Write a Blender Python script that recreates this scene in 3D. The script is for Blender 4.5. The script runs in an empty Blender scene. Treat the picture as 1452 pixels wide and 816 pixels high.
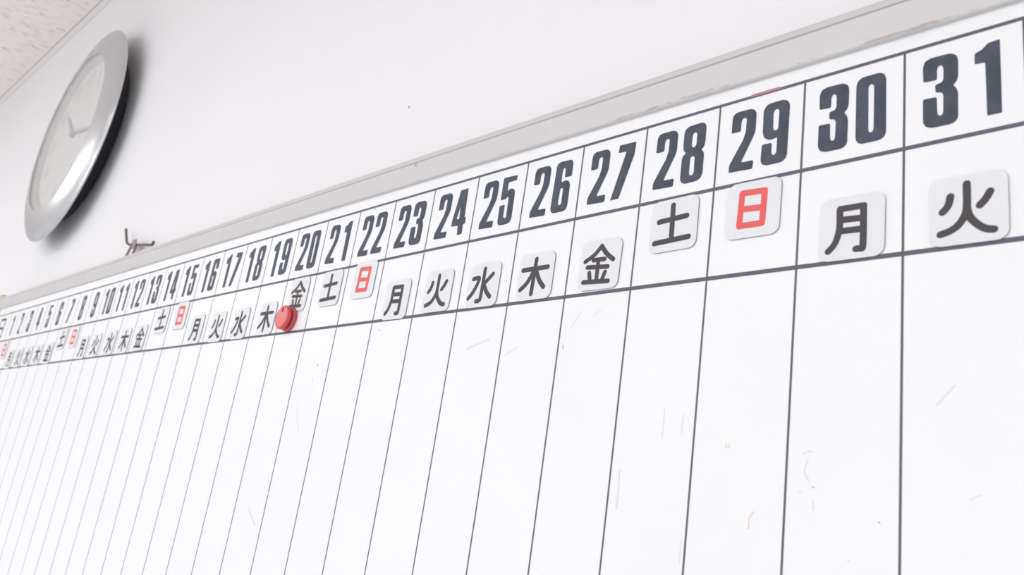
import bpy, bmesh, math, random, json
from mathutils import Vector, Matrix
from mathutils.geometry import delaunay_2d_cdt

S = bpy.context.scene
COL = S.collection
random.seed(7)

# ---------------------------------------------------------------- units
# Planner units: one day column = CELL metres. (X right, Y down from the top
# printed rule, Z into the wall). P() turns them into world metres.
CELL = 0.047
ZTOP = 1.937            # height of the top printed rule above the floor
WALLZ = 0.40            # the wall lies this far behind the writing surface


def P(X, Y, Z=0.0):
    return Vector((X * CELL, Z * CELL, ZTOP - Y * CELL))


# ---------------------------------------------------------------- camera
cam_data = bpy.data.cameras.new('camera')
cam = bpy.data.objects.new('camera', cam_data)
COL.objects.link(cam)
S.camera = cam
ROT = [[0.7053943, 0.1041303, 0.7011246], [0.6941456, -0.3016815, -0.6535673], [0.1434602, 0.9477052, -0.285086]]
CAM = [33.69439, 4.94229, -7.13635]
m = Matrix(ROT).to_4x4()
m.translation = P(*CAM)
cam.matrix_world = m
cam_data.sensor_width = 36.0
cam_data.lens = 1179.141 / 1452.0 * 36.0
cam_data.clip_start = 0.01
cam_data.dof.use_dof = True
cam_data.dof.focus_distance = 0.52
cam_data.dof.aperture_fstop = 16.0

# ---------------------------------------------------------------- world, light, exposure
S.view_settings.view_transform = 'Standard'
S.view_settings.look = 'None'
S.view_settings.gamma = 1.0
S.view_settings.use_curve_mapping = False
S.view_settings.exposure = -0.89

world = bpy.data.worlds.new('World')
S.world = world
world.use_nodes = True
bg = world.node_tree.nodes['Background']
bg.inputs['Color'].default_value = (0.94, 0.975, 1.0, 1)
bg.inputs['Strength'].default_value = 2.7

ROOM_X0, ROOM_X1 = -3.4, 4.0
ROOM_Y1 = WALLZ * CELL           # wall face that carries the planner
ROOM_Y0 = -5.6
CEIL_Z = ZTOP + 14.1 * CELL
# ceiling lamps (built further down): x, y, watts
LAMPS = [(-1.5, -1.3, 26), (0.7, -1.3, 10), (2.9, -1.3, 10),
         (-1.5, -3.2, 18), (0.7, -3.2, 14), (2.9, -3.2, 14)]


# ---------------------------------------------------------------- helpers
def tag(o, label=None, cat=None, group=None, kind=None):
    if label: o['label'] = label
    if cat: o['category'] = cat
    if group: o['group'] = group
    if kind: o['kind'] = kind
    return o


def link(name, mesh, mat=None, parent=None, loc=None, rot=None, smooth=False):
    o = bpy.data.objects.new(name, mesh)
    COL.objects.link(o)
    if mat and not mesh.materials:
        mesh.materials.append(mat)
    if parent: o.parent = parent
    if loc is not None: o.location = loc
    if rot is not None: o.rotation_euler = rot
    if smooth:
        for p in mesh.polygons: p.use_smooth = True
    return o


def empty(name, loc, rot=None):
    o = bpy.data.objects.new(name, None)
    o.empty_display_size = 0.02
    COL.objects.link(o)
    o.location = loc
    if rot is not None: o.rotation_euler = rot
    return o


def bm_mesh(name, bm):
    bmesh.ops.recalc_face_normals(bm, faces=bm.faces)
    me = bpy.data.meshes.new(name)
    bm.to_mesh(me)
    bm.free()
    return me


def add_box(bm, lo, hi, bevel=0.0, seg=2):
    mat = Matrix.Translation([(a + b) / 2 for a, b in zip(lo, hi)]) @ \
        Matrix.Diagonal([abs(b - a) for a, b in zip(lo, hi)] + [1])
    r = bmesh.ops.create_cube(bm, size=1.0, matrix=mat)
    if bevel:
        es = list({e for v in r['verts'] for e in v.link_edges})
        bmesh.ops.bevel(bm, geom=es, offset=bevel, segments=seg, affect='EDGES', profile=0.5)


def box(name, lo, hi, mat, parent=None, bevel=0.0, loc=None):
    bm = bmesh.new()
    add_box(bm, lo, hi, bevel)
    return link(name, bm_mesh(name, bm), mat, parent, loc)


def flat(name, polys2d, mat, parent, holes=(), loc=None, share=None):
    """Flat print in the XZ plane: the union of the outlines minus the holes."""
    verts, edges = [], []
    for pl in list(polys2d) + list(holes):
        n0 = len(verts)
        verts += [Vector(p) for p in pl]
        edges += [(n0 + i, n0 + (i + 1) % len(pl)) for i in range(len(pl))]
    v, e, f, *_ = delaunay_2d_cdt(verts, edges, [], 0, 1e-7)

    def inside(pt, pl):
        c = False
        j = len(pl) - 1
        for i in range(len(pl)):
            a, b = pl[i], pl[j]
            if (a[1] > pt[1]) != (b[1] > pt[1]) and \
               pt[0] < (b[0] - a[0]) * (pt[1] - a[1]) / (b[1] - a[1]) + a[0]:
                c = not c
            j = i
        return c
    keep = []
    for t in f:
        cx = sum(v[i][0] for i in t) / len(t)
        cy = sum(v[i][1] for i in t) / len(t)
        if any(inside((cx, cy), pl) for pl in polys2d) and not any(inside((cx, cy), h) for h in holes):
            keep.append(t)
    used = sorted({i for t in keep for i in t})
    idx = {u: i for i, u in enumerate(used)}
    me = bpy.data.meshes.new(name)
    me.from_pydata([(v[u][0] * CELL, 0, -v[u][1] * CELL) for u in used], [],
                   [[idx[i] for i in t] for t in keep])
    me.materials.append(mat)
    if share is not None: return me
    return link(name, me, None, parent, loc)


def smooth_line(pts, n=6):
    if len(pts) < 3: return [tuple(p) for p in pts]
    out = []
    q = [pts[0]] + list(pts) + [pts[-1]]
    for i in range(1, len(q) - 2):
        p0, p1, p2, p3 = [Vector(x) for x in q[i - 1:i + 3]]
        for k in range(n):
            t = k / n
            out.append(tuple(0.5 * ((2 * p1) + (-p0 + p2) * t + (2 * p0 - 5 * p1 + 4 * p2 - p3) * t * t
                                    + (-p0 + 3 * p1 - 3 * p2 + p3) * t ** 3)))
    out.append(tuple(pts[-1]))
    return out


def capsule(pts, w, caps=6):
    """Outlines that together cover a round-ended stroke."""
    out = []
    for a, b in zip(pts, pts[1:]):
        a, b = Vector(a), Vector(b)
        an = math.atan2(b[1] - a[1], b[0] - a[0])
        pl = [(b[0] + w / 2 * math.cos(an + t), b[1] + w / 2 * math.sin(an + t))
              for t in [(-0.5 + i / caps) * math.pi for i in range(caps + 1)]]
        pl += [(a[0] + w / 2 * math.cos(an + t), a[1] + w / 2 * math.sin(an + t))
               for t in [(0.5 + i / caps) * math.pi for i in range(caps + 1)]]
        out.append(pl)
    return out


def round_corners(poly, r, n=3):
    out = []
    L = len(poly)
    for i in range(L):
        a, b, c = Vector(poly[i - 1]), Vector(poly[i]), Vector(poly[(i + 1) % L])
        d1 = min(r, (a - b).length * .45)
        d2 = min(r, (c - b).length * .45)
        p = b + (a - b).normalized() * d1
        q = b + (c - b).normalized() * d2
        for k in range(n + 1):
            t = k / n
            out.append(tuple((1 - t) ** 2 * p + 2 * t * (1 - t) * b + t * t * q))
    return out


def lathe(name, prof, mat, parent=None, seg=128, loc=None, closed=False):
    """prof: (radius, y) with y along the world Y axis (towards the wall)."""
    bm = bmesh.new()
    rings = []
    for r, y in prof:
        if r < 1e-6:
            rings.append([bm.verts.new((0, y, 0))])
        else:
            rings.append([bm.verts.new((r * math.cos(2 * math.pi * k / seg), y, r * math.sin(2 * math.pi * k / seg)))
                          for k in range(seg)])
    pairs = list(zip(rings, rings[1:]))
    if closed: pairs.append((rings[-1], rings[0]))
    for A, B in pairs:
        for k in range(seg):
            k2 = (k + 1) % seg
            if len(A) == 1 and len(B) == 1: continue
            if len(A) == 1: bm.faces.new((A[0], B[k], B[k2]))
            elif len(B) == 1: bm.faces.new((A[k], A[k2], B[0]))
            else: bm.faces.new((A[k], A[k2], B[k2], B[k]))
    me = bm_mesh(name, bm)
    for p in me.polygons: p.use_smooth = True
    return link(name, me, mat, parent, loc)


def sharp(o, deg=35):
    me = o.data
    bm = bmesh.new(); bm.from_mesh(me)
    for e in bm.edges:
        if len(e.link_faces) == 2 and e.calc_face_angle(0) > math.radians(deg):
            e.smooth = False
    bm.to_mesh(me); bm.free()


def tube(name, pts, r, mat, parent, seg=12, flat_ratio=1.0):
    """Round bar through the world points pts."""
    bm = bmesh.new()
    rings = []
    n = len(pts)
    up = None
    for i, p in enumerate(pts):
        d = (pts[min(i + 1, n - 1)] - pts[max(i - 1, 0)]).normalized()
        if up is None:
            up = d.orthogonal().normalized()
        else:
            up = (up - d * up.dot(d)).normalized()
        side = d.cross(up)
        rings.append([bm.verts.new(p + (up * math.cos(a) + side * math.sin(a) * flat_ratio) * r)
                      for a in [2 * math.pi * k / seg for k in range(seg)]])
    for A, B in zip(rings, rings[1:]):
        for k in range(seg):
            bm.faces.new((A[k], A[(k + 1) % seg], B[(k + 1) % seg], B[k]))
    bm.faces.new(rings[0]); bm.faces.new(rings[-1])
    me = bm_mesh(name, bm)
    o = link(name, me, mat, parent, smooth=True)
    sharp(o, 50)
    return o


# ---------------------------------------------------------------- materials
def lin(c):
    return tuple(((x / 255) / 12.92 if x / 255 <= .04045 else ((x / 255 + .055) / 1.055) ** 2.4) for x in c) + (1,)


def mat(name, rgb, rough=0.6, metal=0.0, spec=0.5, noise=0.0, nscale=20, bump=0.0, bscale=200, coat=0.0,
        rgb2=None, bdist=0.001):
    m = bpy.data.materials.new(name)
    m.use_nodes = True
    nt = m.node_tree
    b = nt.nodes['Principled BSDF']
    b.inputs['Base Color'].default_value = lin(rgb)
    b.inputs['Roughness'].default_value = rough
    b.inputs['Metallic'].default_value = metal
    b.inputs['Specular IOR Level'].default_value = spec
    b.inputs['Coat Weight'].default_value = coat
    tc = nt.nodes.new('ShaderNodeTexCoord')
    if noise:
        n = nt.nodes.new('ShaderNodeTexNoise')
        n.inputs['Scale'].default_value = nscale
        n.inputs['Detail'].default_value = 5
        nt.links.new(tc.outputs['Object'], n.inputs['Vector'])
        mr = nt.nodes.new('ShaderNodeMapRange')
        mr.inputs['From Min'].default_value = 0.3
        mr.inputs['From Max'].default_value = 0.7
        mix = nt.nodes.new('ShaderNodeMix')
        mix.data_type = 'RGBA'
        c1 = lin(rgb)
        c2 = lin(rgb2) if rgb2 else tuple(x * (1 - noise) for x in c1[:3]) + (1,)
        mix.inputs[6].default_value = c1
        mix.inputs[7].default_value = c2
        nt.links.new(n.outputs['Fac'], mr.inputs['Value'])
        nt.links.new(mr.outputs['Result'], mix.inputs['Factor'])
        nt.links.new(mix.outputs[2], b.inputs['Base Color'])
    if bump:
        n = nt.nodes.new('ShaderNodeTexNoise')
        n.inputs['Scale'].default_value = bscale
        n.inputs['Detail'].default_value = 3
        nt.links.new(tc.outputs['Object'], n.inputs['Vector'])
        bp = nt.nodes.new('ShaderNodeBump')
        bp.inputs['Strength'].default_value = bump
        bp.inputs['Distance'].default_value = bdist
        nt.links.new(n.outputs['Fac'], bp.inputs['Height'])
        nt.links.new(bp.outputs['Normal'], b.inputs['Normal'])
    return m


M_wall = mat('painted_wall', (246, 245, 248), 0.75, noise=0.03, nscale=2.5, bump=0.15, bscale=350, bdist=0.0006)
M_side = mat('painted_side_wall', (244, 243, 243), 0.8, noise=0.03, nscale=3)
M_floor = mat('grey_vinyl_floor', (224, 222, 221), 0.5, noise=0.08, nscale=8)
M_trim = mat('ceiling_trim', (250, 244, 240), 0.6, noise=0.03, nscale=20)
M_board = mat('white_steel', (250, 250, 253), 0.42, spec=0.35, noise=0.02, nscale=9)
M_alu = mat('anodised_aluminium', (216, 213, 214), 0.55, metal=0.2, noise=0.04, nscale=60)
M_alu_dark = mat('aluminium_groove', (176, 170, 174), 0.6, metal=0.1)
M_cap = mat('beige_plastic', (228, 208, 192), 0.5, noise=0.03, nscale=80)
M_line = mat('printed_rule', (98, 99, 112), 0.6, noise=0.08, nscale=300)
M_thin = mat('printed_thin_rule', (100, 99, 112), 0.6, noise=0.08, nscale=300)
M_ink = mat('number_ink', (54, 64, 79), 0.55, noise=0.12, nscale=120, rgb2=(76, 82, 98))
M_kanji = mat('kanji_ink', (70, 65, 69), 0.55, noise=0.1, nscale=200)
M_red = mat('red_ink', (238, 98, 100), 0.55, noise=0.05, nscale=200)
M_face = mat('magnet_vinyl', (237, 237, 241), 0.55, noise=0.03, nscale=60)
M_rub = mat('magnet_rubber', (128, 125, 132), 0.8, noise=0.1, nscale=200)
M_redpl = mat('red_plastic', (218, 78, 80), 0.32, spec=0.5, noise=0.08, nscale=200, rgb2=(222, 84, 90))
M_redpl2 = mat('red_plastic_rim', (206, 84, 92), 0.4, noise=0.05, nscale=200)
M_silver = mat('silver_bezel', (204, 205, 209), 0.27, metal=0.85, noise=0.03, nscale=40)
M_ring = mat('inner_ring', (222, 221, 221), 0.5, metal=0.1)
M_black = mat('black_plastic', (50, 53, 60), 0.45, noise=0.1, nscale=100)
M_dial = mat('clock_dial', (252, 252, 253), 0.6, noise=0.02, nscale=40)
M_hand = mat('grey_hand', (196, 196, 202), 0.5)
M_numeral = mat('pale_numeral', (222, 222, 227), 0.6)
M_hook = mat('brown_metal', (112, 102, 104), 0.45, metal=0.4, noise=0.2, nscale=300)
M_clip = mat('dull_clip', (172, 160, 156), 0.5, metal=0.4, noise=0.15, nscale=300)
M_smudge = mat('marker_smudge', (232, 233, 239), 0.6)
M_smudge_dark = mat('marker_speck', (176, 178, 188), 0.6)
M_smudge_red = mat('red_marker_trace', (236, 196, 200), 0.6)
M_stain = mat('rust_stain', (214, 196, 188), 0.7)
M_lampbody = mat('lamp_body', (240, 240, 240), 0.5)

M_glass = bpy.data.materials.new('clock_glass')
M_glass.use_nodes = True
nt = M_glass.node_tree
nt.nodes.clear()
out = nt.nodes.new('ShaderNodeOutputMaterial')
mx = nt.nodes.new('ShaderNodeMixShader')
tr = nt.nodes.new('ShaderNodeBsdfTransparent')
gl = nt.nodes.new('ShaderNodeBsdfGlossy')
gl.inputs['Roughness'].default_value = 0.06
lw = nt.nodes.new('ShaderNodeLayerWeight')
pw = nt.nodes.new('ShaderNodeMath'); pw.operation = 'POWER'; pw.inputs[1].default_value = 5
ma = nt.nodes.new('ShaderNodeMath'); ma.operation = 'MULTIPLY_ADD'
ma.inputs[1].default_value = 0.9; ma.inputs[2].default_value = 0.04
nt.links.new(lw.outputs['Facing'], pw.inputs[0])
nt.links.new(pw.outputs[0], ma.inputs[0])
nt.links.new(ma.outputs[0], mx.inputs[0])
nt.links.new(tr.outputs[0], mx.inputs[1])
nt.links.new(gl.outputs[0], mx.inputs[2])
nt.links.new(mx.outputs[0], out.inputs[0])

M_lamp = bpy.data.materials.new('lamp_diffuser')
M_lamp.use_nodes = True
b = M_lamp.node_tree.nodes['Principled BSDF']
b.inputs['Emission Color'].default_value = (0.98, 0.99, 1.0, 1)
b.inputs['Emission Strength'].default_value = 5.0


def fissured():
    m = mat('fissured_tile', (252, 245, 241), 0.85)
    nt = m.node_tree
    b = nt.nodes['Principled BSDF']
    geo = nt.nodes.new('ShaderNodeNewGeometry')
    mp = nt.nodes.new('ShaderNodeMapping')
    mp.inputs['Scale'].default_value = (1.0, 0.24, 1.0)
    mp.inputs['Rotation'].default_value = (0, 0, 0.04)
    nt.links.new(geo.outputs['Position'], mp.inputs['Vector'])
    n = nt.nodes.new('ShaderNodeTexNoise')
    n.inputs['Scale'].default_value = 190
    n.inputs['Detail'].default_value = 2.5
    n.inputs['Distortion'].default_value = 0.6
    nt.links.new(mp.outputs['Vector'], n.inputs['Vector'])
    r = nt.nodes.new('ShaderNodeValToRGB')
    r.color_ramp.elements[0].position = 0.335
    r.color_ramp.elements[0].color = (0, 0, 0, 1)
    r.color_ramp.elements[1].position = 0.40
    r.color_ramp.elements[1].color = (1, 1, 1, 1)
    nt.links.new(n.outputs['Fac'], r.inputs['Fac'])
    mix = nt.nodes.new('ShaderNodeMix')
    mix.data_type = 'RGBA'
    mix.inputs[6].default_value = lin((218, 207, 202))
    mix.inputs[7].default_value = lin((252, 245, 241))
    nt.links.new(r.outputs['Color'], mix.inputs['Factor'])
    nt.links.new(mix.outputs[2], b.inputs['Base Color'])
    bp = nt.nodes.new('ShaderNodeBump')
    bp.inputs['Strength'].default_value = 0.5
    bp.inputs['Distance'].default_value = 0.002
    nt.links.new(r.outputs['Color'], bp.inputs['Height'])
    nt.links.new(bp.outputs['Normal'], b.inputs['Normal'])
    return m


M_tile = fissured()

# ---------------------------------------------------------------- the room
T = 0.12
tag(box('wall_back', (ROOM_X0 - T, ROOM_Y1, 0), (ROOM_X1 + T, ROOM_Y1 + T, CEIL_Z + 0.1), M_wall), kind='structure')
tag(box('wall_left', (ROOM_X0 - T, ROOM_Y0, 0), (ROOM_X0, ROOM_Y1, CEIL_Z + 0.1), M_side), kind='structure')
tag(box('wall_right', (ROOM_X1, ROOM_Y0, 0), (ROOM_X1 + T, ROOM_Y1, CEIL_Z + 0.1), M_side), kind='structure')
tag(box('floor', (ROOM_X0 - T, ROOM_Y0, -0.1), (ROOM_X1 + T, ROOM_Y1 + T, 0), M_floor), kind='structure')
tag(box('baseboard_back', (ROOM_X0, ROOM_Y1 - 0.012, 0), (ROOM_X1, ROOM_Y1, 0.07), M_trim, bevel=0.003), kind='structure')
ceiling = tag(box('ceiling', (ROOM_X0 - T, ROOM_Y0, CEIL_Z + 0.014), (ROOM_X1 + T, ROOM_Y1 + T, CEIL_Z + 0.1), M_side),
              kind='structure')
# acoustic tiles: bevelled boards 9.66 units square, seams as in the photograph
TS = 9.66 * CELL
bm = bmesh.new()
add_box(bm, (0.001, 0.001, 0), (TS - 0.001, TS - 0.0002, 0.013), 0.0014, 1)
tile_me = bm_mesh('ceiling_tile', bm)
tile_me.materials.append(M_tile)
x = -3.31 * CELL
while x > ROOM_X0: x -= TS
EDGE = ROOM_Y1 - 0.012
while x < ROOM_X1:
    y = EDGE - TS
    while y + TS > ROOM_Y0:
        if x + TS > ROOM_X0 + 0.02 and x < ROOM_X1 - 0.02:
            o = bpy.data.objects.new('ceiling_tile', tile_me)
            COL.objects.link(o)
            o.parent = ceiling
            x0 = max(x, ROOM_X0); x1 = min(x + TS, ROOM_X1)
            y0 = max(y, ROOM_Y0)
            o.location = (x0, y0, CEIL_Z)
            o.scale = ((x1 - x0) / TS, (y + TS - y0) / TS, 1)
        y -= TS
    x += TS
tag(box('trim_1', (ROOM_X0, EDGE + 0.0005, CEIL_Z - 0.001), (ROOM_X1, ROOM_Y1, CEIL_Z + 0.013), M_trim, bevel=0.001),
    kind='structure')

# ceiling lamps with their own light
where = ['nearest the left wall, in the row by the planner wall', 'in the middle of the row by the planner wall',
         'nearest the right wall, in the row by the planner wall', 'nearest the left wall, in the far row',
         'in the middle of the far row', 'nearest the right wall, in the far row']
for (lx, ly, w), wh in zip(LAMPS, where):
    t = empty('ceiling_lamp', (lx, ly, CEIL_Z))
    tag(t, 'white ceiling lamp ' + wh, 'lamp', 'ceiling lamps')
    bm = bmesh.new()
    for (a, b_) in (((-.62, -.16, -.05), (.62, -.145, 0)), ((-.62, .145, -.05), (.62, .16, 0)),
                    ((-.62, -.145, -.05), (-.605, .145, 0)), ((.605, -.145, -.05), (.62, .145, 0)),
                    ((-.605, -.145, -.004), (.605, .145, 0))):
        add_box(bm, a, b_)
    link('housing', bm_mesh('housing', bm), M_lampbody, t)
    box('diffuser', (-.604, -.144, -.046), (.604, .144, -.03), M_lamp, t, bevel=0.004)
    ld = bpy.data.lights.new('lamp_light', 'AREA')
    ld.shape = 'RECTANGLE'; ld.size = 1.2; ld.size_y = 0.28
    ld.energy = w; ld.color = (0.975, 0.995, 1.0)
    lo = bpy.data.objects.new('lamp_light', ld)
    COL.objects.link(lo); lo.parent = t; lo.location = (0, 0, -0.055)

# ---------------------------------------------------------------- the planner board
DIG = json.loads('{"0":[[[0.0,0.098],[0.011,0.038],[0.052,0.002],[0.222,0.0],[0.269,0.026],[0.289,0.081],[0.296,0.687],[0.28,0.736],[0.235,0.76],[0.063,0.759],[0.022,0.734],[0.005,0.682]],[[0.12,0.137],[0.137,0.107],[0.16,0.108],[0.175,0.141],[0.178,0.621],[0.165,0.651],[0.142,0.652],[0.128,0.628]]],"1":[[[0.002,0.084],[0.061,0.061],[0.112,0.009],[0.206,0.0],[0.209,0.76],[0.093,0.758],[0.086,0.205],[0.0,0.198]]],"2":[[[0.002,0.257],[0.003,0.057],[0.023,0.016],[0.06,0.0],[0.224,0.002],[0.269,0.026],[0.294,0.076],[0.294,0.285],[0.28,0.346],[0.143,0.652],[0.29,0.656],[0.285,0.76],[0.0,0.747],[0.001,0.657],[0.149,0.376],[0.177,0.279],[0.179,0.115],[0.161,0.096],[0.133,0.101],[0.117,0.13],[0.116,0.259]]],"3":[[[0.004,0.249],[0.0,0.084],[0.016,0.022],[0.071,0.0],[0.239,0.005],[0.292,0.043],[0.305,0.099],[0.304,0.273],[0.289,0.326],[0.258,0.356],[0.289,0.395],[0.302,0.452],[0.3,0.698],[0.286,0.736],[0.246,0.76],[0.083,0.758],[0.029,0.736],[0.002,0.686],[0.001,0.432],[0.121,0.439],[0.126,0.613],[0.14,0.646],[0.163,0.645],[0.175,0.62],[0.178,0.435],[0.164,0.402],[0.111,0.393],[0.107,0.304],[0.161,0.299],[0.179,0.268],[0.179,0.144],[0.165,0.11],[0.141,0.109],[0.125,0.133],[0.123,0.258]]],"4":[[[0.087,0.007],[0.253,0.0],[0.271,0.488],[0.302,0.486],[0.305,0.591],[0.261,0.599],[0.271,0.757],[0.164,0.76],[0.149,0.604],[0.003,0.595],[0.0,0.504]],[[0.099,0.473],[0.141,0.289],[0.154,0.488],[0.143,0.497],[0.115,0.492]]],"5":[[[0.003,0.0],[0.279,0.013],[0.272,0.095],[0.114,0.093],[0.116,0.239],[0.154,0.208],[0.208,0.207],[0.254,0.236],[0.272,0.284],[0.279,0.685],[0.262,0.736],[0.213,0.76],[0.063,0.76],[0.017,0.735],[0.004,0.689],[0.001,0.444],[0.106,0.443],[0.105,0.625],[0.117,0.649],[0.153,0.659],[0.169,0.637],[0.155,0.337],[0.141,0.319],[0.107,0.355],[0.0,0.357]]],"6":[[[0.186,0.255],[0.179,0.125],[0.162,0.103],[0.143,0.114],[0.133,0.155],[0.135,0.32],[0.187,0.302],[0.242,0.309],[0.281,0.346],[0.297,0.39],[0.294,0.681],[0.283,0.735],[0.234,0.76],[0.064,0.759],[0.022,0.737],[0.0,0.687],[0.015,0.051],[0.037,0.014],[0.076,0.0],[0.254,0.004],[0.292,0.029],[0.305,0.073],[0.305,0.259]],[[0.121,0.624],[0.133,0.43],[0.142,0.406],[0.167,0.405],[0.181,0.429],[0.18,0.636],[0.163,0.657],[0.139,0.653]]],"7":[[[0.057,0.0],[0.31,0.01],[0.301,0.178],[0.128,0.756],[0.0,0.76],[0.172,0.115],[0.046,0.106]]],"8":[[[0.049,0.36],[0.013,0.313],[0.004,0.248],[0.004,0.082],[0.019,0.034],[0.067,0.007],[0.238,0.0],[0.277,0.024],[0.298,0.074],[0.296,0.273],[0.285,0.333],[0.25,0.361],[0.284,0.394],[0.294,0.434],[0.293,0.666],[0.276,0.723],[0.23,0.755],[0.068,0.76],[0.021,0.734],[0.0,0.686],[0.0,0.424],[0.013,0.383]],[[0.117,0.264],[0.122,0.139],[0.137,0.112],[0.162,0.11],[0.181,0.13],[0.18,0.274],[0.164,0.302],[0.139,0.305],[0.123,0.288]],[[0.114,0.619],[0.114,0.445],[0.127,0.42],[0.156,0.421],[0.172,0.443],[0.176,0.639],[0.16,0.666],[0.135,0.667],[0.118,0.648]]],"9":[[[0.006,0.494],[0.12,0.497],[0.12,0.615],[0.134,0.649],[0.158,0.652],[0.176,0.629],[0.177,0.441],[0.135,0.457],[0.082,0.456],[0.025,0.413],[0.006,0.343],[0.002,0.083],[0.021,0.03],[0.061,0.003],[0.222,0.0],[0.276,0.026],[0.303,0.083],[0.298,0.684],[0.277,0.734],[0.239,0.758],[0.076,0.76],[0.021,0.738],[0.0,0.685]],[[0.12,0.131],[0.139,0.098],[0.168,0.097],[0.185,0.118],[0.184,0.329],[0.171,0.357],[0.141,0.355],[0.125,0.325]]]}')
KAN = json.loads('{"fire":[[[-0.008,-0.233],[-0.007,-0.121],[-0.008,-0.034],[-0.023,0.054],[-0.079,0.14],[-0.145,0.184],[-0.221,0.206]],[[-0.009,-0.034],[-0.001,0.034],[0.026,0.101],[0.089,0.173],[0.143,0.209],[0.194,0.221]],[[-0.138,-0.137],[-0.159,-0.053],[-0.203,-0.0]],[[0.173,-0.128],[0.136,-0.064],[0.092,-0.015]]],"moon":[[[-0.114,-0.201],[-0.111,-0.025],[-0.129,0.083],[-0.16,0.159],[-0.214,0.217]],[[-0.114,-0.201],[0.111,-0.201]],[[0.111,-0.201],[0.115,0.186],[0.095,0.222],[0.049,0.225]],[[-0.111,-0.088],[0.106,-0.078]],[[-0.107,0.026],[0.109,0.032]]],"sun":[[[-0.134,-0.194],[0.125,-0.181]],[[0.125,-0.181],[0.118,0.181]],[[0.118,0.181],[-0.143,0.177]],[[-0.143,0.177],[-0.134,-0.194]],[[-0.136,-0.01],[0.122,0.004]]],"earth":[[[-0.025,-0.236],[-0.016,0.189]],[[-0.2,-0.058],[0.166,-0.074]],[[-0.241,0.197],[0.209,0.183]]],"gold":[[[-0.001,-0.232],[-0.095,-0.13],[-0.229,-0.054]],[[-0.001,-0.232],[0.085,-0.13],[0.202,-0.04]],[[-0.102,-0.061],[0.071,-0.058]],[[-0.181,0.023],[0.132,0.044]],[[-0.024,-0.056],[-0.016,0.22]],[[-0.143,0.097],[-0.121,0.179]],[[0.101,0.108],[0.067,0.201]],[[-0.219,0.21],[0.164,0.226]]],"wood":[[[-0.014,-0.233],[-0.031,0.239]],[[-0.233,-0.104],[0.206,-0.1]],[[-0.037,-0.075],[-0.126,0.075],[-0.239,0.166]],[[0.007,-0.07],[0.087,0.071],[0.173,0.164]]],"water":[[[-0.006,-0.229],[-0.011,0.154],[-0.031,0.221],[-0.094,0.229]],[[-0.215,-0.103],[-0.102,-0.104],[-0.122,-0.017],[-0.188,0.098],[-0.263,0.175]],[[0.168,-0.137],[0.028,-0.019]],[[0.021,0.008],[0.088,0.109],[0.169,0.186]]]}')
BX0, BX1, BY0, BY1 = -0.85, 32.85, -0.25, 19.2
board = empty('whiteboard', P(16, 19.6, WALLZ))
tag(board, 'long white monthly planner whiteboard with printed day numbers and grey aluminium frame', 'whiteboard')
b0 = board.location.copy()


def B(X, Y, Z=0.0):
    return P(X, Y, Z) - b0


def slab(name, X0, Y0, Z0, X1, Y1, Z1, mat_, bevel=0.0):
    a, c = B(X0, Y0, Z0), B(X1, Y1, Z1)
    return box(name, [min(p, q) for p, q in zip(a, c)], [max(p, q) for p, q in zip(a, c)], mat_, board, bevel)


slab('writing_surface', BX0, BY0 - .1, 0, BX1, BY1 + .1, 0.30, M_board)
LZ = -0.002
# printed rules: three thick ones across, thin ones down


def rule(pts, w, z=LZ, m_=None):
    (xa, ya), (xb, yb) = pts
    if xa == xb: pl = [(xa - w / 2, ya), (xa + w / 2, ya), (xb + w / 2, yb), (xb - w / 2, yb)]
    else: pl = [(xa, ya - w / 2), (xb, yb - w / 2), (xb, yb + w / 2), (xa, ya + w / 2)]
    flat('printed_rule', [pl], m_ or M_line, board, loc=B(0, 0, z))


R2, R3 = 1.025, 2.0585
rule([(BX0, 0), (32.01, 0)], 0.037)
rule([(BX0, R2), (32.01, R2)], 0.043)
rule([(BX0, R3), (32.01, R3)], 0.046)
rule([(BX0, 18.6), (32.01, 18.6)], 0.036)
for c in range(1, 33):
    rule([(c, 0.0), (c, 18.6)], 0.023, LZ + 0.0006, M_thin)


def glyph(ch, ox, oy, sy=1.0):
    o = [[(ox + px, oy + py * sy) for px, py in pl] for pl in DIG[ch]]
    r = 0.012 if ch in '147' else 0.02
    return round_corners(o[0], r), [round_corners(h, 0.015) for h in o[1:]]


GY, GS = 0.143, 0.735 / 0.76
for n in range(1, 32):
    s = str(n)
    outs, holes = [], []
    if len(s) == 1:
        w = 0.21 if s == '1' else 0.30
        spots = [(s, 0.5 - w / 2)]
    else:
        spots = [(s[0], 0.19 if s[0] == '1' else 0.165), (s[1], 0.605 if s[1] == '1' else 0.54)]
    for ch, ox in spots:
        a, h = glyph(ch, ox, GY, GS)
        outs.append(a); holes += h
    flat('printed_number', outs, M_ink, board, holes, loc=B(n, 0, LZ - 0.0006))


def kanji_polys(strokes, w, sx=1.0, sy=1.0):
    pls = []
    for st in strokes:
        st = [(a * sx, b_ * sy) for a, b_ in st]
        pls += capsule(smooth_line(st), w)
    return pls


# the heading character for "day" at the left end of the number row
flat('printed_heading', kanji_polys(KAN['sun'], 0.085, 2.2, 1.75), M_ink, board, loc=B(0.13, 0.52, LZ - 0.0006))

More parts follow.
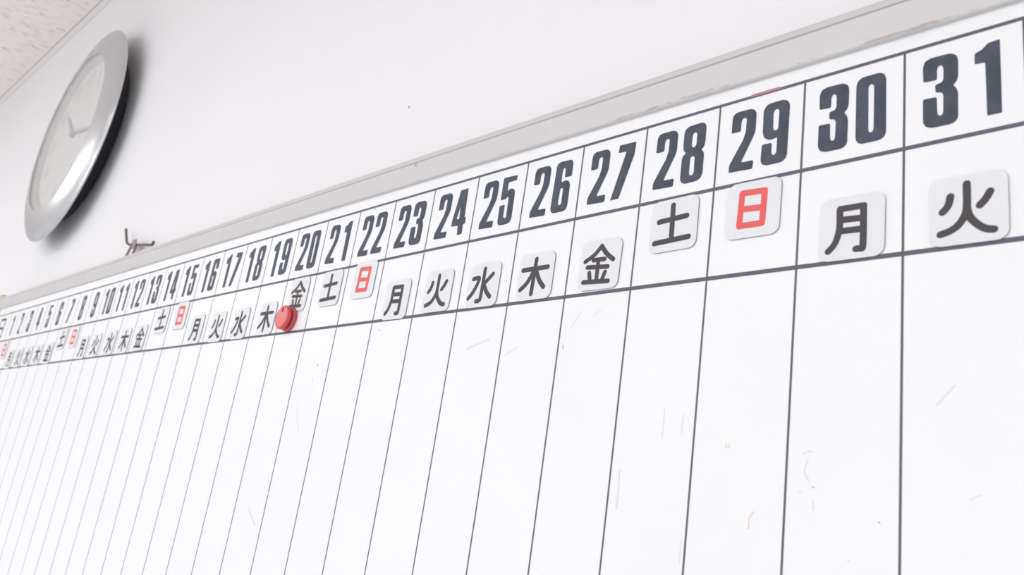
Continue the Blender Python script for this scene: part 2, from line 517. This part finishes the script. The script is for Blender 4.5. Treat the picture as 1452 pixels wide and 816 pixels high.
# worn marks and smudges, flat ink on the writing surface
marks = [
    (M_smudge_dark, 0.018, [(27.075, 2.68), (27.085, 2.72)]), (M_smudge, 0.02, [(27.30, 2.27), (27.16, 2.47)]),
    (M_smudge, 0.015, [(27.62, 2.26), (27.50, 2.34)]),
    (M_smudge_red, 0.012, [(29.37, 3.79), (29.375, 3.83)]), (M_smudge_red, 0.012, [(29.40, 3.79), (29.405, 3.83)]),
    (M_smudge_red, 0.012, [(29.70, 4.40), (29.66, 4.46), (29.66, 4.56)]),
    (M_smudge_dark, 0.03, [(21.66, 2.68), (21.67, 2.72)]), (M_smudge, 0.03, [(21.59, 2.91), (21.62, 2.97)]),
    (M_smudge, 0.02, [(30.15, 3.86), (30.20, 3.83), (30.24, 3.84)]),
    (M_smudge, 0.018, [(30.20, 3.90), (30.17, 4.02), (30.22, 4.10)]),
    (M_smudge_dark, 0.012, [(30.25, 4.14), (30.27, 4.15)]), (M_smudge, 0.02, [(30.12, 4.2), (30.16, 4.19)]),
    (M_smudge, 0.02, [(30.26, 4.26), (30.27, 4.34)]), (M_smudge_dark, 0.014, [(30.83, 4.39), (30.84, 4.40)]),
    (M_smudge, 0.02, [(30.70, 4.92), (30.78, 4.86), (30.86, 4.89)]),
    (M_smudge, 0.02, [(30.58, 4.72), (30.60, 4.73)]), (M_smudge, 0.02, [(31.28, 3.42), (31.42, 3.26)]),
    (M_smudge, 0.014, [(31.52, 4.16), (31.60, 4.12)]),
    (M_smudge, 0.012, [(28.95, 4.72), (28.95, 4.95)]), (M_smudge, 0.014, [(28.62, 3.45), (28.62, 3.75)]),
    (M_smudge, 0.014, [(28.85, 3.5), (28.85, 3.7)]), (M_smudge, 0.03, [(28.12, 4.1), (28.13, 4.5)]),
    (M_smudge, 0.025, [(20.9, 4.55), (21.0, 4.85)]), (M_smudge, 0.02, [(21.3, 3.4), (21.5, 3.8)]),
    (M_smudge, 0.05, [(20.45, 5.1), (20.8, 5.35)]), (M_smudge_dark, 0.02, [(22.2, 6.6), (22.22, 6.65)]),
    (M_smudge_dark, 0.02, [(26.9, 5.42), (26.95, 5.46)]), (M_smudge, 0.03, [(26.8, 5.5), (26.95, 5.47)]),
    (M_smudge_dark, 0.012, [(23.2, 2.19), (23.27, 2.23)]), (M_smudge, 0.03, [(17.4, 4.4), (17.45, 4.5)]),
    (M_smudge_dark, 0.02, [(22.4, 0.02), (22.45, 0.06)]),
    (M_smudge, 0.05, [(25.35, 2.62), (25.75, 2.52)]), (M_smudge, 0.02, [(26.1, 2.75), (26.3, 2.65)]),
]
mk = {}
for i, (mm, w, pts) in enumerate(marks):
    mk.setdefault(mm.name, (mm, []))[1].extend(capsule(pts, w * 0.7))
for mm, pls in mk.values():
    o = flat('smudge', pls, mm, board, loc=B(0, 0, LZ))
    o['kind'] = 'stuff'
flat('red_trace', [[(29.38, -.03), (29.72, -.03), (29.72, .0), (29.38, .0)]], mat('red_trace', (190, 130, 142), .6),
     board, loc=B(0, 0, LZ - .0004))


# frame: an extruded profile swept along each side, (Z, offset outwards from the inner lip)
def frame_bar(name, pa, pb, outward, prof, m_, mitre=1.0, skew=(0.0, 0.0)):
    a, b_ = Vector(pa), Vector(pb)
    d = (b_ - a).normalized()
    o = Vector(outward)
    bm = bmesh.new()
    R = []
    for p, s, sk in ((a, -1, skew[0]), (b_, 1, skew[1])):
        R.append([bm.verts.new(B(p.x + o.x * (off + sk) + d.x * s * off * mitre,
                                 p.y + o.y * (off + sk) + d.y * s * off * mitre, z))
                  for z, off in prof])
    n = len(prof)
    for k in range(n):
        bm.faces.new((R[0][k], R[0][(k + 1) % n], R[1][(k + 1) % n], R[1][k]))
    bm.faces.new(R[0]); bm.faces.new(R[1])
    return link(name, bm_mesh(name, bm), m_, board)


PROF = [(0.02, 0.0), (-0.040, 0.0), (-0.052, 0.004), (-0.060, 0.014), (-0.138, 0.281), (-0.136, 0.293),
        (-0.125, 0.300), (-0.10, 0.302), (-0.10, 0.327), (-0.112, 0.331), (-0.095, 0.405), (-0.06, 0.453),
        (0.0, 0.470), (0.385, 0.470), (0.385, 0.375), (0.02, 0.375)]
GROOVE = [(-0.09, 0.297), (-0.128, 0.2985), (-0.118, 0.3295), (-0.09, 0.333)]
YT = -0.190
frame_bar('frame_rail', (BX0 + .02, YT, 0), (BX1, YT, 0), (0, -1, 0), PROF, M_alu, skew=(0.085, -0.02))
frame_bar('frame_groove', (BX0 + .02, YT, 0), (BX1, YT, 0), (0, -1, 0), GROOVE, M_alu_dark, skew=(0.085, -0.02))
frame_bar('frame_rail', (BX0 + .02, BY1, 0), (BX1, BY1, 0), (0, 1, 0), PROF, M_alu)
frame_bar('frame_rail', (BX0 + .02, YT - .06, 0), (BX0 + .02, BY1, 0), (-1, 0, 0), PROF, M_alu)
frame_bar('frame_rail', (BX1, YT, 0), (BX1, BY1, 0), (1, 0, 0), PROF, M_alu)
for X in (BX0 - .22, BX1 + .22):
    for Y in (YT - (.34 if X < 0 else .23), BY1 + .25):
        cap = slab('corner_cap', X - .3, Y - .3, -.16, X + .3, Y + .3, .39, M_cap, bevel=0.004)
# a speck and a line of grime on the top rail
flat('smudge', capsule([(23.53, -.475), (23.54, -.445)], .03), M_smudge_dark, board, loc=B(0, 0, -0.1415))
gr = []
random.seed(3)
for i in range(70):
    xx = random.choice([random.uniform(25.3, 31.8), random.uniform(27.5, 29.0), random.uniform(30.6, 31.3)])
    yy = -0.275 + 0.105 * (xx + .85) / 33.7 - random.uniform(0.014, 0.036)
    l = random.uniform(.01, .07)
    gr += capsule([(xx, yy), (xx + l, yy + random.uniform(-.006, .006))], random.uniform(.006, .014), 3)
o = flat('grime', gr, M_stain, board, loc=B(0, 0, -0.073)); o['kind'] = 'stuff'

# ---------------------------------------------------------------- weekday magnets
MW, MH = 0.615, 0.635


def rrect(w, h, r, n=6):
    pts = []
    for cx, cy, a0 in ((w / 2 - r, h / 2 - r, 0), (-w / 2 + r, h / 2 - r, 90), (-w / 2 + r, -h / 2 + r, 180),
                       (w / 2 - r, -h / 2 + r, 270)):
        for k in range(n + 1):
            a = math.radians(a0 + 90 * k / n)
            pts.append((cx + r * math.cos(a), cy + r * math.sin(a)))
    return pts


def plate(name, w, h, r, y0, y1, m_, bev=0.0):
    bm = bmesh.new()
    f = bm.faces.new([bm.verts.new((px * CELL, y1, py * CELL)) for px, py in rrect(w, h, r)])
    ex = bmesh.ops.extrude_face_region(bm, geom=[f])
    vs = [v for v in ex['geom'] if isinstance(v, bmesh.types.BMVert)]
    bmesh.ops.translate(bm, verts=vs, vec=(0, y0 - y1, 0))
    if bev:
        es = [e for e in bm.edges if all(abs(v.co.y - y0) < 1e-7 for v in e.verts)]
        bmesh.ops.bevel(bm, geom=es, offset=bev, segments=2, affect='EDGES')
    me = bm_mesh(name, bm)
    me.materials.append(m_)
    return me


# local +Y points to the board; the back of the rubber is at y = 0
back_me = plate('rubber_backing', MW, MH, .095, -0.00045, 0.0, M_rub)
face_me = plate('vinyl_face', MW, MH, .095, -0.00070, -0.00045, M_face, bev=0.0001)
WORD = {'sun': ('日', 'sun'), 'moon': ('月', 'moon'), 'fire': ('火', 'fire'), 'water': ('水', 'water'),
        'wood': ('木', 'tree'), 'gold': ('金', 'gold'), 'earth': ('土', 'earth')}
char_me = {}
ONES = ('zero one two three four five six seven eight nine ten eleven twelve thirteen fourteen fifteen sixteen '
        'seventeen eighteen nineteen').split()


def number_word(n):
    if n < 20: return ONES[n]
    return ('twenty' if n < 30 else 'thirty') + ('-' + ONES[n % 10] if n % 10 else '')


for k in KAN:
    char_me[k] = flat('printed_character', kanji_polys(KAN[k], {'gold': 0.060, 'sun': 0.070}.get(k, 0.066)),
                      M_red if k == 'sun' else M_kanji, None, share=True)
order = ['sun', 'moon', 'fire', 'water', 'wood', 'gold', 'earth']
# day: (x inside the column, y, tilt in degrees)
MAG = {31: (.54, 1.73, 0), 30: (.537, 1.733, 0.3), 29: (.497, 1.35, .6), 28: (.525, 1.36, -.5), 27: (.51, 1.703, 1.2),
       26: (.456, 1.726, 0), 25: (.48, 1.733, .5), 24: (.506, 1.718, .4), 23: (.53, 1.752, 1.0), 22: (.54, 1.315, 0.6),
       21: (.57, 1.357, 0), 20: (.53, 1.36, 0), 19: (.545, 1.728, 0), 18: (.517, 1.745, 1.), 17: (.538, 1.745, .5),
       16: (.546, 1.722, 1), 15: (.567, 1.34, 0), 14: (.56, 1.365, 0), 13: (.53, 1.715, 1), 12: (.56, 1.732, 0),
       11: (.59, 1.725, 0), 10: (.53, 1.733, 0), 9: (.56, 1.737, 0), 8: (.55, 1.377, 0), 7: (.57, 1.385, 0),
       6: (.60, 1.75, 0), 5: (.57, 1.745, 0), 4: (.56, 1.745, 0), 3: (.58, 1.745, 0), 2: (.55, 1.75, 0),
       1: (.52, 1.385, 0)}
for day in sorted(MAG, reverse=True):
    mx_, my_, tl = MAG[day]
    k = order[(day - 1) % 7]
    t = empty('weekday_magnet', P(day + mx_, my_, -0.0035), (0, math.radians(tl), 0))
    ch, en = WORD[k]
    colr = 'red' if k == 'sun' else 'black'
    tag(t, 'white square magnet with %s character %s below the %s printed in the number row' % (colr, ch, number_word(day)), 'magnet',
        'weekday magnets on the planner')
    for nm, me in (('rubber_backing', back_me), ('vinyl_face', face_me)):
        o = bpy.data.objects.new(nm, me); COL.objects.link(o); o.parent = t
    o = bpy.data.objects.new('printed_character', char_me[k]); COL.objects.link(o); o.parent = t
    o.location = (0, -0.00077, 0)
    o['label'] = colr + ' printed character ' + ch

# ---------------------------------------------------------------- red button magnet
t = empty('button_magnet', P(20.43, 1.822, -0.0035))
tag(t, 'round red plastic button magnet overlapping the lower left of the magnet under number 20', 'magnet')
c = CELL
base = lathe('base_disc', [(0, 0), (.214 * c, 0), (.226 * c, -.010 * c), (.228 * c, -.045 * c), (.220 * c, -.065 * c),
                           (.18 * c, -.072 * c), (.0, -.072 * c)], M_redpl2, t, 64)
cap = lathe('grip_disc', [(0, -.07 * c), (.165 * c, -.07 * c), (.17 * c, -.095 * c), (.205 * c, -.108 * c),
                          (.220 * c, -.13 * c), (.221 * c, -.155 * c), (.212 * c, -.178 * c), (.195 * c, -.190 * c),
                          (.187 * c, -.184 * c), (.178 * c, -.184 * c), (0, -.188 * c)], M_redpl, t, 64)
bm = bmesh.new()
add_box(bm, (-.010 * c, -.198 * c, .09 * c), (.010 * c, -.1835 * c, .172 * c), .002 * c, 1)
link('moulded_mark', bm_mesh('moulded_mark', bm), mat('dark_red', (130, 50, 56), .6), t)

# ---------------------------------------------------------------- wall clock
CX, CY = 2.35, -6.48
ck = empty('wall_clock', P(CX, CY, WALLZ))
tag(ck, 'round wall clock with wide silver bezel, pale dial and black back, near the ceiling', 'clock')


def yy(Z): return (Z - WALLZ) * CELL


bz = lathe('bezel', [(3.02 * c, yy(-.485)), (3.025 * c, yy(-.507)), (3.045 * c, yy(-.512)), (3.07 * c, yy(-.509)),
                     (3.40 * c, yy(-.455)), (3.75 * c, yy(-.375)), (3.96 * c, yy(-.30)), (3.985 * c, yy(-.283)),
                     (3.99 * c, yy(-.27)), (4.05 * c, yy(-.255)), (4.07 * c, yy(-.235)), (4.06 * c, yy(-.195)),
                     (4.0 * c, yy(-.17)), (3.5 * c, yy(-.18)), (3.02 * c, yy(-.30))], M_silver, ck, 160, closed=True)
sharp(bz, 28)
lathe('inner_ring', [(3.02 * c, yy(-.46)), (2.80 * c, yy(-.255)), (2.80 * c, yy(-.245)), (3.02 * c, yy(-.245))],
      M_ring, ck, 128, closed=True)
bk = lathe('back_case', [(3.9 * c, yy(-.175)), (3.55 * c, yy(-.10)), (3.35 * c, yy(.05)), (3.2 * c, yy(.24)),
                         (3.05 * c, yy(.34)), (2.9 * c, yy(.37)), (0, yy(.37)), (0, yy(-.175))], M_black, ck, 128)
sharp(bk, 40)
lathe('dial', [(0, yy(-.252)), (2.95 * c, yy(-.252)), (2.95 * c, yy(-.235)), (0, yy(-.235))], M_dial, ck, 96)
lathe('glass', [(0, yy(-.475)), (3.03 * c, yy(-.475)), (3.03 * c, yy(-.465)), (0, yy(-.465))],
      M_glass, ck, 96)
sharp(bpy.data.objects['glass'], 30)
sharp(bpy.data.objects['dial'], 30)


def hand(name, ang, length, tail, w, z):
    a = math.radians(ang)
    d = Vector((math.sin(a), -math.cos(a))); s = Vector((-d.y, d.x))
    pl = [d * -tail + s * w * .35, d * -tail - s * w * .35, d * 0 - s * w * .5, d * length * .8 - s * w * .42,
          d * length - s * w * .15, d * length + s * w * .15, d * length * .8 + s * w * .42, s * w * .5]
    bm = bmesh.new()
    f = bm.faces.new([bm.verts.new((p[0] * c, yy(z), -p[1] * c)) for p in pl])
    ex = bmesh.ops.extrude_face_region(bm, geom=[f])
    bmesh.ops.translate(bm, verts=[v for v in ex['geom'] if isinstance(v, bmesh.types.BMVert)], vec=(0, .0006, 0))
    return link(name, bm_mesh(name, bm), M_hand, ck)


hand('hour_hand', 308, 1.6, .35, .15, -.30)
hand('minute_hand', 98.7, 2.35, .4, .11, -.33)
lathe('hand_hub', [(0, yy(-.36)), (.10 * c, yy(-.36)), (.12 * c, yy(-.34)), (.12 * c, yy(-.25)), (0, yy(-.25))], M_hand, ck, 24)
for h in range(1, 13):
    a = math.radians(30 * h)
    r = 2.25
    s = str(h)
    outs, holes = [], []
    x0 = -(len(s) * .36) / 2
    for i, ch in enumerate(s):
        o = [[(px * 1.05 + x0 + i * .36, py * .75 - .28) for px, py in pl] for pl in DIG[ch]]
        outs.append(o[0]); holes += o[1:]
    flat('numeral', outs, M_numeral, ck, holes, loc=(r * math.sin(a) * c, yy(-.254), r * math.cos(a) * c))
for h in range(60):
    if h % 5: continue
    a = math.radians(6 * h)
    d = Vector((math.sin(a), -math.cos(a))); s = Vector((-d.y, d.x)) * .025
    flat('hour_mark', [[tuple(d * 2.68 + s), tuple(d * 2.82 + s), tuple(d * 2.82 - s), tuple(d * 2.68 - s)]], M_numeral,
         ck, loc=(0, yy(-.254), 0))

# ---------------------------------------------------------------- hook above the frame
hk = empty('wall_hook', P(9.8, -.66, .3))
tag(hk, 'small brown metal hook held by a clip standing on the top of the planner frame', 'hook')
h0 = hk.location.copy()


def H(X, Y, Z): return P(X, Y, Z) - h0


rod_pts = [(9.54, -1.80, .2), (9.82, -1.47, .2), (9.90, -1.375, .2), (10.02, -1.29, .2), (10.17, -1.236, .2),
           (10.36, -1.20, .2), (10.85, -1.125, .2), (11.88, -.97, .2), (11.97, -.965, .198), (12.02, -.99, .19),
           (12.05, -1.04, .18)]
tube('hook_rod', [H(*p) for p in rod_pts], .036 * c, M_hook, hk, 12)
# folded sheet clip: a loop over the rod, open below, and two flat legs down to the rail
clip = [(10.50, -1.09, .245), (10.44, -1.22, .25), (10.50, -1.30, .215), (10.66, -1.315, .17), (10.76, -1.24, .145),
        (10.78, -1.13, .15), (10.70, -1.07, .17)]
bm = bmesh.new()
L_, R_ = [], []
for X, Y, Z in clip:
    L_.append(bm.verts.new(H(X - .14, Y + .0, Z)))
    R_.append(bm.verts.new(H(X + .10, Y + .02, Z - .02)))
for i in range(len(clip) - 1):
    bm.faces.new((L_[i], L_[i + 1], R_[i + 1], R_[i]))
ce = link('clip', bm_mesh('clip', bm), M_clip, hk)
sd = ce.modifiers.new('Solidify', 'SOLIDIFY'); sd.thickness = .0012
tube('clip_leg', [H(10.30, -1.14, .22), H(10.10, -1.05, .26), H(9.75, -.80, .31), H(9.60, -.665, .33)], .034 * c, M_clip, hk, 8)
tube('clip_leg', [H(10.70, -1.10, .22), H(10.55, -1.03, .26), H(10.2, -.80, .31), H(10.05, -.665, .33)], .034 * c, M_clip, hk, 8)

# a tiny dark speck on the wall above the rail, part of the wall
sp = flat('speck', capsule([(22.19, -2.165), (22.21, -2.15)], .045), M_smudge_dark, None, loc=P(0, 0, WALLZ - .002))
sp['kind'] = 'stuff'
sp.parent = bpy.data.objects['wall_back']
